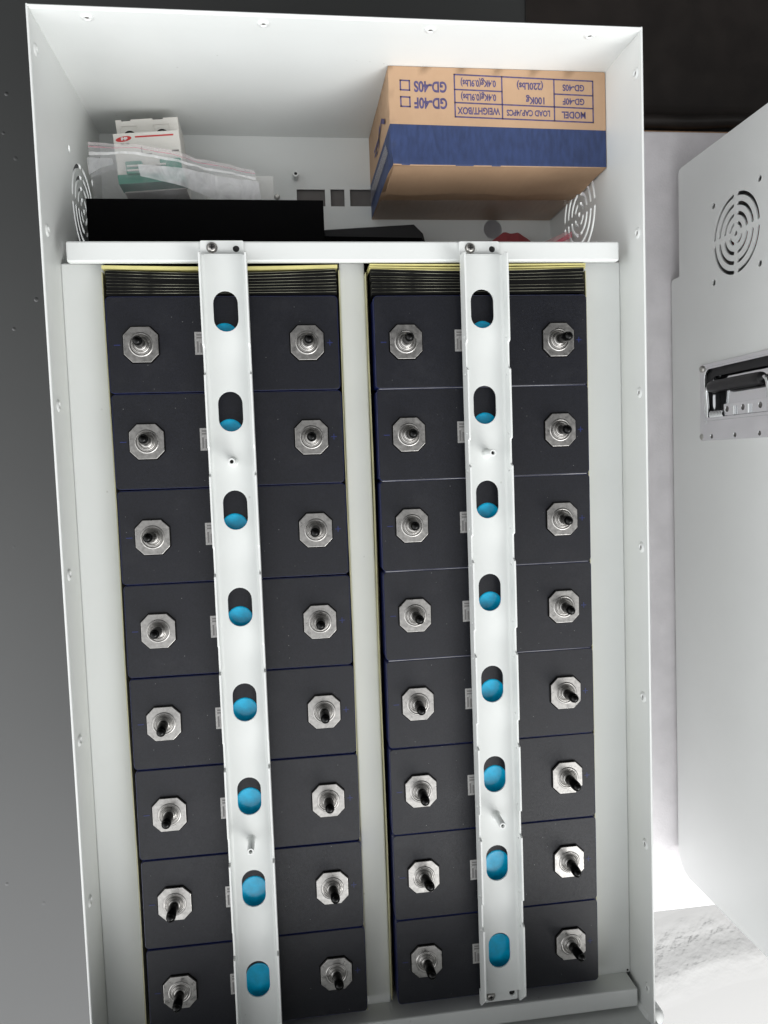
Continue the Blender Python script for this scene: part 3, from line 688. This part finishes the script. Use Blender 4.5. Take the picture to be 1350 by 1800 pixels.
for s, xa, xb, ta, tb, sz in (('MODEL', X2, X3, T2, T3, 7.8), ('LOAD CAP./4PCS', X1, X2, T2, T3, 6.8), ('WEIGHT/BOX', X0, X1, T2, T3, 7.8),
        ('GD-40F', X2, X3, T1, T2, 7.2), ('GD-40S', X2, X3, T0, T1, 7.2), ('0.4Kg(0.9Lbs)', X0, X1, T1, T2, 7.4), ('0.4Kg(0.9Lbs)', X0, X1, T0, T1, 7.4)):
    x = (xa+xb)/2; ptext(s, x, (ta+tb)/2+sl(x), sz, 0.74 if len(s) > 8 else 0.82)
ptext('100Kg', 327, 206.8+sl(320), 7.8, 0.85); ptext('(220Lbs)', 322, 218.5+sl(320), 7.8, 0.85)
for s, yy in (('GD-40F', 201.6), ('GD-40S', 214.8)):
    ptext(s, 236.6, yy, 11.8, 0.72, 0.035)
    bars('tick_box', [(211.4, yy-3.4, 219.0, yy-3.6), (219.0, yy-3.6, 219.0, yy+4), (219.0, yy+4, 211.4, yy+4.2), (211.4, yy+4.2, 211.4, yy-3.4)])
# printed mark on the left side of the box
bm = bmesh.new()
def bar_side(ya, za, yb, zb, w_):
    v = Vector((0, yb-ya, zb-za)); nrm = Vector((0, -v.z, v.y)).normalized()*w_/2
    a, b = Vector((bx0-0.9, ya, za)), Vector((bx0-0.9, yb, zb))
    vs = [bm.verts.new(p-bo) for p in (a-nrm, b-nrm, b+nrm, a+nrm)]; bm.faces.new(vs)
bar_side(196, -66, 205, -86, 4); bar_side(205, -86, 198, -108, 3); bar_side(206, -98, 192, -112, 5); bar_side(198, -108, 199, -140, 3); bar_side(192, -118, 194, -138, 2.4)
link('side_print', from_bm(bm), TEXTINK, body)

# breaker
bko = Vector((-2, 181, ZF))
brk = thing('circuit_breaker', 'white two pole circuit breaker with green toggles, standing in the bay corner', 'circuit breaker', bko, None, (0, 0, math.radians(4.5)))
def bbox(name, a, b, m, bevel=0.6, parent=None): return box(name, a, b, m, parent or brk, bevel)
bd = plate('case', [[(-27, -27), (27, -27), (27, 36), (14, 36), (14, 34.8), (5, 34.8), (5, 36), (-14, 36), (-14, 34.8), (-22, 34.8), (-22, 36), (-27, 36)]], 45, ((0, 0, 22), X, Y), CREAM, brk, 0.5)          # lower body with the terminals
bbox('face_block', (-28, -25.5, 60), (28, 17, 85), CREAM)
for x in (-16, 12):
    lathe('terminal_screw', [(0, 0.3), (2.0, 0.5), (2.2, 1.6), (3.6, 1.3), (3.8, 0)], STEEL, bd, (x, 20.5, 67.0), seg=18)
    lathe('terminal_well', [(0, 0.05), (5.2, 0.05), (5.6, 0.5), (5.8, 0)], DARK, bd, (x, 20.5, 67.0), seg=20)
for x in (-16, 12): plate('well_frame', [rect(x-7.5, 12, x+7.5, 31), rect(x-6.5, 12.5, x+6.5, 30)], 0.8, ((0, 0, 66.8), X, Y), CREAM, bd, 0.2)
bbox('toggle', (-20, -19, 76), (-6, -8.5, 90), GREEN, 1.0); bbox('toggle', (9, -19, 76), (27, -8, 90), GREEN, 1.0)
bbox('toggle_bar', (-19, -13.6, 88), (14, -12.2, 91), CREAM, 0.4); bbox('toggle_bar', (-19, -17.2, 88), (14, -15.8, 91), CREAM, 0.4)
bbox('green_band', (-28.3, -26, 64), (28.3, -18, 86), GREEN, 0.5)
bm = bmesh.new(); add_box(bm, (-9.5, 12.6, 85.02), (23, 13.8, 85.2)); link('red_line', from_bm(bm), RED, brk)
ov = [(-19+6.4*math.cos(t)*(1 if math.cos(t) > 0 else 1.1), 12.0+2.2*math.sin(t)+0.12*6.4*math.cos(t)) for t in [2*math.pi*i/28 for i in range(28)]]
lg = plate('logo_oval', [ov], 0.12, ((0, 0, 85.01), X, Y), RED, brk)
text('logo_letters', 'IMP', 3.6, ((-18.8, 12.0, 85.2), X, Y), WHITEP, lg, (0, 0, 0), 1.0, 0.12, 0.1)
text('small_print', 'DC 1T2', 2.4, ((-18.6, 7.6, 85.1), X, Y), TAGDARK, brk, (0, 0, 0), 0.9, 0.03, 0.1)
bm = bmesh.new(); add_box(bm, (-4, -2.6, 85.02), (3, -1.4, 85.25)); add_box(bm, (-5.6, -2, 85.02), (-4.9, 5, 85.2)); add_box(bm, (20, -1, 85.02), (26, 0.3, 85.25)); link('printed_marks', from_bm(bm), TAGDARK, brk)

# zip bag lying over the breaker
def bag_surface(name, rows, nu, m, parent, off, amp=1.2, thick=0.0, seed=0.0):
    """rows: list of polylines (world mm) from the top edge down; interpolated"""
    bm = bmesh.new(); g = []
    nv = (len(rows)-1)*5
    def samp(line, u):
        t = u*(len(line)-1); i = min(int(t), len(line)-2); f = t-i
        f = f*f*(3-2*f)*0.5+f*0.5
        return Vector(line[i]).lerp(Vector(line[i+1]), f)
    for j in range(nv+1):
        t = j/nv*(len(rows)-1); i = min(int(t), len(rows)-2); f = t-i; row = []
        for k in range(nu+1):
            p = samp(rows[i], k/nu).lerp(samp(rows[i+1], k/nu), f)
            p = p+Vector((0.4, 0.5, 1))*amp*(noise.noise(p*0.05+Vector((seed, 0, 0)))+0.5*noise.noise(p*0.14+Vector((0, seed, 0))))
            row.append(bm.verts.new(p-Vector(off)))
        g.append(row)
    for j in range(nv):
        for k in range(nu): bm.faces.new((g[j][k], g[j][k+1], g[j+1][k+1], g[j+1][k]))
    return link(name, from_bm(bm), m, parent, smooth=True)
go = Vector((20, 160, ZF))
bag = thing('zip_bag', 'clear zip bag with a red zip line draped over the circuit breaker', 'plastic bag', go)
top = [(-50, 184, -90), (-30, 181, -84), (0, 178, -80), (24, 174, -80), (45, 172, -92), (70, 170, -100), (88, 168, -104)]
top2 = [(p[0], p[1]-5.5, p[2]) for p in top]
mid = [(-51, 160, -98), (-30, 160, -82), (0, 156, -79), (26, 153, -80), (46, 152, -96), (72, 151, -104), (92, 150, -108)]
bot = [(-52, 134, -120), (-30, 132, -104), (0, 130, -98), (26, 130, -100), (48, 130, -108), (72, 132, -112), (95, 132, -114)]
bag_surface('bag_front', [top, mid, bot], 60, FILM, bag, go, 1.6)
bag_surface('bag_back', [[(x, y-1, z-2.5) for x, y, z in top], [(x, y, z-5) for x, y, z in mid]], 60, FILM, bag, go, 1.8, seed=4)
def band(name, a0, a1, m, dz=0.25, x0=None):
    def ln(a): return [(t[0]*(1-a)+mm[0]*a, t[1]*(1-a)+mm[1]*a, t[2]*(1-a)+mm[2]*a+dz) for t, mm in zip(top, mid)]
    return bag_surface(name, [ln(a0), ln(a1)], 60, m, bag, go, 1.6)
band('zip_line', 0.13, 0.165, film_mat('pale_red_zip', 0.5, (0.8, 0.35, 0.42)))
band('zip_lip', 0.0, 0.10, film_mat('bag_lip', 0.28, (0.85, 0.75, 0.76)))
band('white_zip', 0.30, 0.40, FILMZ)
wl = [(26, 163, -79), (50, 161, -93), (72, 160, -100), (91, 158, -105)]
wb = [(-6, 153, -78), (26, 146, -81), (55, 141, -103), (94, 138, -110)]
bag_surface('milky_panel', [[(-8, 162, -77.5), (26, 160, -78), (54, 159.5, -94), (91, 158, -104)], wb], 40, FILMW, bag, go, 1.2, seed=2)
bag_surface('milky_panel', [[(-52, 173, -93), (-42, 171, -89), (-30, 169, -83)], [(-52, 160, -97), (-42, 163, -90), (-28, 164, -82)]], 20, film_mat('creased_film', 0.3), bag, go, 1.0, seed=3)
card = box('white_card', (40, 134, -128), (101.5, 173, -126.6), PAPER, None, 0.3); card.rotation_euler = (0, 0, math.radians(-1.0))
tag(card, 'plain white card behind the right end of the zip bag', 'card')
rw = tube('red_cable', [(0, 126, -108), (8, 131, -101), (20, 134.2, -98), (34, 134.6, -98), (44, 131, -101), (52, 125, -108), (56, 116, -130)], 1.7, REDRUB)
tag(rw, 'red cable curving up behind the tall black box', 'cable')

# black boxes
b1o = Vector((46, 110, ZF))
o = thing('black_box', 'tall matte black box in front of the zip bag, behind the crossbar', 'box', b1o)
box('box_body', (-50.6, 78, -184.9), (145.9, 132.6, -79), BLACKBOX, o, 0.3, b1o)
box('box_lid', (-50.9, 77.8, -78.9), (146.2, 132.9, -75), BLACKBOX, o, 0.3, b1o)
b2o = Vector((200, 110, ZF))
o = thing('power_adapter', 'low black plastic case beside the tall black box', 'case', b2o)
plate('case_base', [[(150, 78), (246, 78), (247.5, 117), (245.6, 124.5), (237, 133.0), (150, 127.6)]], 44, ((0, 0, ZF+0.1), X, Y), BLACKSAT, o, 1.2, b2o)
plate('case_lid', [[(150, 78), (244, 78), (245.5, 116), (243.6, 119.5), (150, 121.0)]], 2.5, ((0, 0, ZF+44.15), X, Y), BLACKBOX, o, 0.6, b2o)

# pink bag with red parts
po = Vector((345, 100, ZF))
pk = thing('pink_bag', 'pink zip bag of red rubber parts lying by the right fan grille', 'plastic bag', po)
bag_surface('bag_film', [[(300, 96, -150), (318, 112, -146), (340, 116, -142), (362, 113, -134), (384, 122, -126)],
                         [(300, 88, -138), (320, 100, -134), (342, 104, -130), (364, 106, -122), (385, 113, -118)],
                         [(300, 78, -150), (320, 80, -138), (342, 80, -134), (364, 80, -128), (385, 84, -124)]], 40, FILMP, pk, po, 2.5, seed=9)
bag_surface('zip_edge', [[(330, 104, -128.5), (352, 107, -124), (370, 110, -119), (386, 120, -117)], [(330, 101.5, -127.5), (352, 104, -123), (370, 107, -118), (386, 114, -116)]], 30, FILMR, pk, po, 1.0, seed=9)
bag_surface('red_contents', [[(312, 118, -165), (330, 130, -160), (345, 130, -158), (362, 120, -160)],
                             [(318, 100, -152), (330, 106, -150), (345, 106, -148), (358, 102, -150)],
                             [(310, 84, -150), (328, 84, -146), (345, 84, -144), (362, 84, -146)]], 30, mat('dull_pink_red', (0.34, 0.07, 0.08), 0.5), pk, po, 3.0, seed=6)

# ------------------------------------------------------------------ the second enclosure
e2 = thing('closed_enclosure', 'second grey-white metal enclosure lying beside, with fan grille and chrome handle', 'enclosure', (770, -190, -235))
o2 = Vector((770, -190, -235)); WX = 547.9; yt2, yb2 = 215.2, -589.0
def out2(z1):
    lp = []
    for cx, cy, a in ((yt2-6, -215+6, 270), ):
        pass
    lp = [(yt2-5, -214.6), (yt2-1.5, -213), (yt2, -209), (yt2, z1), (yb2, z1), (yb2, -206), (yb2+3, -216), (yb2+10, -224), (yb2+22, -230)]
    lp += [(96, -232.7), (98.5, -231.5), (99.3, -228), (99.3, -216.5), (101, -214.8)]
    return lp
g2y, g2z = 115.2, -107.3
plate('side_wall', [out2(28), rect(g2y-47, g2z-47, g2y+47, g2z+47), rrect(-80, -165, -6, -44, 6)], 1.6, ((WX, 0, 0), Y, Z), GPAINT, e2, 0.0, o2)
plate('fan_grille', [rect(g2y-47, g2z-47, g2y+47, g2z+47)]+grille_holes(g2y, g2z)+[circ(g2y+sy*38.4, g2z+sz*38.4, 3.0, 14) for sy in (-1, 1) for sz in (-1, 1)],
      1.6, ((WX, 0, 0), Y, Z), GPAINT, e2, 0.0, o2)
plate('side_wall', [out2(28)], 1.6, ((WX+447, 0, 0), Y, Z), GPAINT, e2, 0.0, o2)
box('end_wall', (WX+1.6, yt2-1.7, -209), (WX+447, yt2-0.1, 28), GPAINT, e2, 0, o2)
box('end_wall', (WX+1.6, yb2+0.1, -209), (WX+447, yb2+1.7, 28), GPAINT, e2, 0, o2)
box('back_panel', (WX+1.6, 99, -213), (WX+447, yt2-2, -211), GPAINT, e2, 0, o2)
box('back_panel', (WX+1.6, yb2+20, -231), (WX+447, 98.5, -229), GPAINT, e2, 0, o2)
box('partition', (WX+1.6, 62, -228), (WX+447, 63.6, 2), GPAINT, e2, 0, o2)
box('shading_lid', (WX-0.3, yb2, 28.2), (WX+449, yt2, 29.8), GPAINT, e2, 0.3, o2)  # unseen cover, added to keep the inside dark behind the grille
rb = thing('red_pouch', 'red pouch partly seen through the fan grille of the second enclosure', 'pouch', (600, 120, -211))
bag_surface('pouch_body', [[(590, 205, -120), (590, 200, -90), (600, 190, -60), (640, 190, -60)], [(640, 185, -190), (640, 180, -150), (650, 170, -100), (680, 170, -95)],
                           [(600, 130, -208), (620, 130, -205), (640, 130, -200), (680, 130, -190)]], 20, REDRUB, rb, Vector((600, 120, -211)), 4, seed=11)
# chrome handle in a shallow dish
hd = Vector((WX, -43, -105))
H = bpy.data.objects.new('carry_handle', None); COL.objects.link(H); H.parent = e2; H.location = (hd-o2)*S
hz0, hz1, hy0, hy1 = -171.5, -38.5, -84.2, -4.0
plate('handle_plate', [rrect(hy0, hz0, hy1, hz1, 4), rrect(-60, -161, -10, -46, 9)], 1.4, ((WX-1.45, 0, 0), Y, Z), CHROME, H, 0.35, hd)
# raised lip round the dish
lipp = rrect(-61, -162, -9, -45, 10, 6); lipp.append(lipp[0])
tube('dish_lip', [(WX-1.6, a, b) for a, b in lipp], 1.3, CHROME, H, 10).location = -(hd)*S
bm = bmesh.new()
add_box(bm, (WX+9, -62, -164), (WX+10.5, -8, -46)); add_box(bm, (WX-0.1, -62, -164), (WX+9, -60.5, -46)); add_box(bm, (WX-0.1, -9.5, -164), (WX+9, -8, -46))
add_box(bm, (WX-0.1, -60.5, -164), (WX+9, -9.5, -162)); add_box(bm, (WX-0.1, -60.5, -48), (WX+9, -9.5, -46))
bmesh.ops.translate(bm, vec=-hd, verts=bm.verts); bmesh.ops.recalc_face_normals(bm, faces=bm.faces); link('dish', from_bm(bm), CHROME, H)
gp = [(0, 0), (3.5, 0), (5.4, 1.2), (6.1, 4), (6.2, 12), (6.2, 78), (6.1, 84), (5.4, 87), (3.5, 88), (0, 88)]
plate('dish_dark_reflection', [rrect(-60.5, -161.5, -9.5, -45.5, 9), rrect(-53.5, -153, -18.0, -53, 7)], 0.8, ((WX+1.5, 0, 0), Y, Z), BLACKSAT, H, 0, hd)  # black ring painted in for the dark reflection inside the chrome dish
g_ = lathe('grip', [(r, z) for r, z in gp], GRIP, H, Vector((WX-3, -29, -148.5))-hd, seg=24)
def wire(y0_, z0_, sgn):
    pts = [(WX-3, -29, z0_+sgn*3), (WX-3, -29, z0_-sgn*3.5), (WX-3, -31, z0_-sgn*6.5), (WX-3, -34, z0_-sgn*7.6), (WX-1.5, -50, z0_-sgn*7.8), (WX-1.5, -66, z0_-sgn*7.8)]
    tube('handle_arm', pts, 2.5, CHROME, H, 12).location = -hd*S
wire(0, -149.0, 1); wire(0, -60.0, -1)
# spring and hinge
sp = []
for i in range(140):
    t = i/139; a = t*2*math.pi*9; sp.append((WX-1.0+4.2*math.cos(a), -58+4.2*math.sin(a), -148+t*24))
tube('spring', sp, 0.95, CHROME, H, 6).location = -hd*S
plate('hinge_leaf', [rrect(-84.0, -166, -61, -43, 3)] + [circ(-80, zz, 2.3, 14) for zz in (-147, -105.5, -66)], 1.3, ((WX-3.0, 0, 0), Y, Z), CHROME, H, 0.3, hd)
plate('hinge_plate', [[(-61.5, -124), (-48.5, -124), (-47.5, -45), (-61.5, -45)]] + [circ(-53.8, zz, 2.9, 14) for zz in (-118.2, -91.5, -64)], 1.3, ((WX-3.4, 0, 0), Y, Z), CHROME, H, 0.3, hd)
for zz in (-118.2, -91.5, -64): lathe('hole_back', [(0, 0), (3.0, 0)], GREYBD, H, Vector((WX-2.05, -53.8, zz))-hd, '-X', 14)
for zz in (-147, -105.5, -66): lathe('hole_back', [(0, 0), (2.4, 0)], GREYBD, H, Vector((WX-1.6, -80, zz))-hd, '-X', 14)
tube('hinge_pin', [(WX-3.4, -62, -158), (WX-3.4, -62, -45)], 2.0, CHROME, H, 12).location = -hd*S
for zz in (-104.5, -80.5): tube('hinge_lug', [(WX-4.4, -51.5, zz), (WX-4.4, -60, zz)], 1.9, CHROME, H, 10).location = -hd*S
for y, z in ((-8.4, -166.5), (-79.8, -166.5), (-8.4, -43.5), (-79.8, -43.5)):
    lathe('rivet', [(0, 3.2), (1.6, 3.0), (3.2, 1.8), (3.9, 0)], STEEL, H, Vector((WX-1.4, y, z))-hd, '-X', 18)
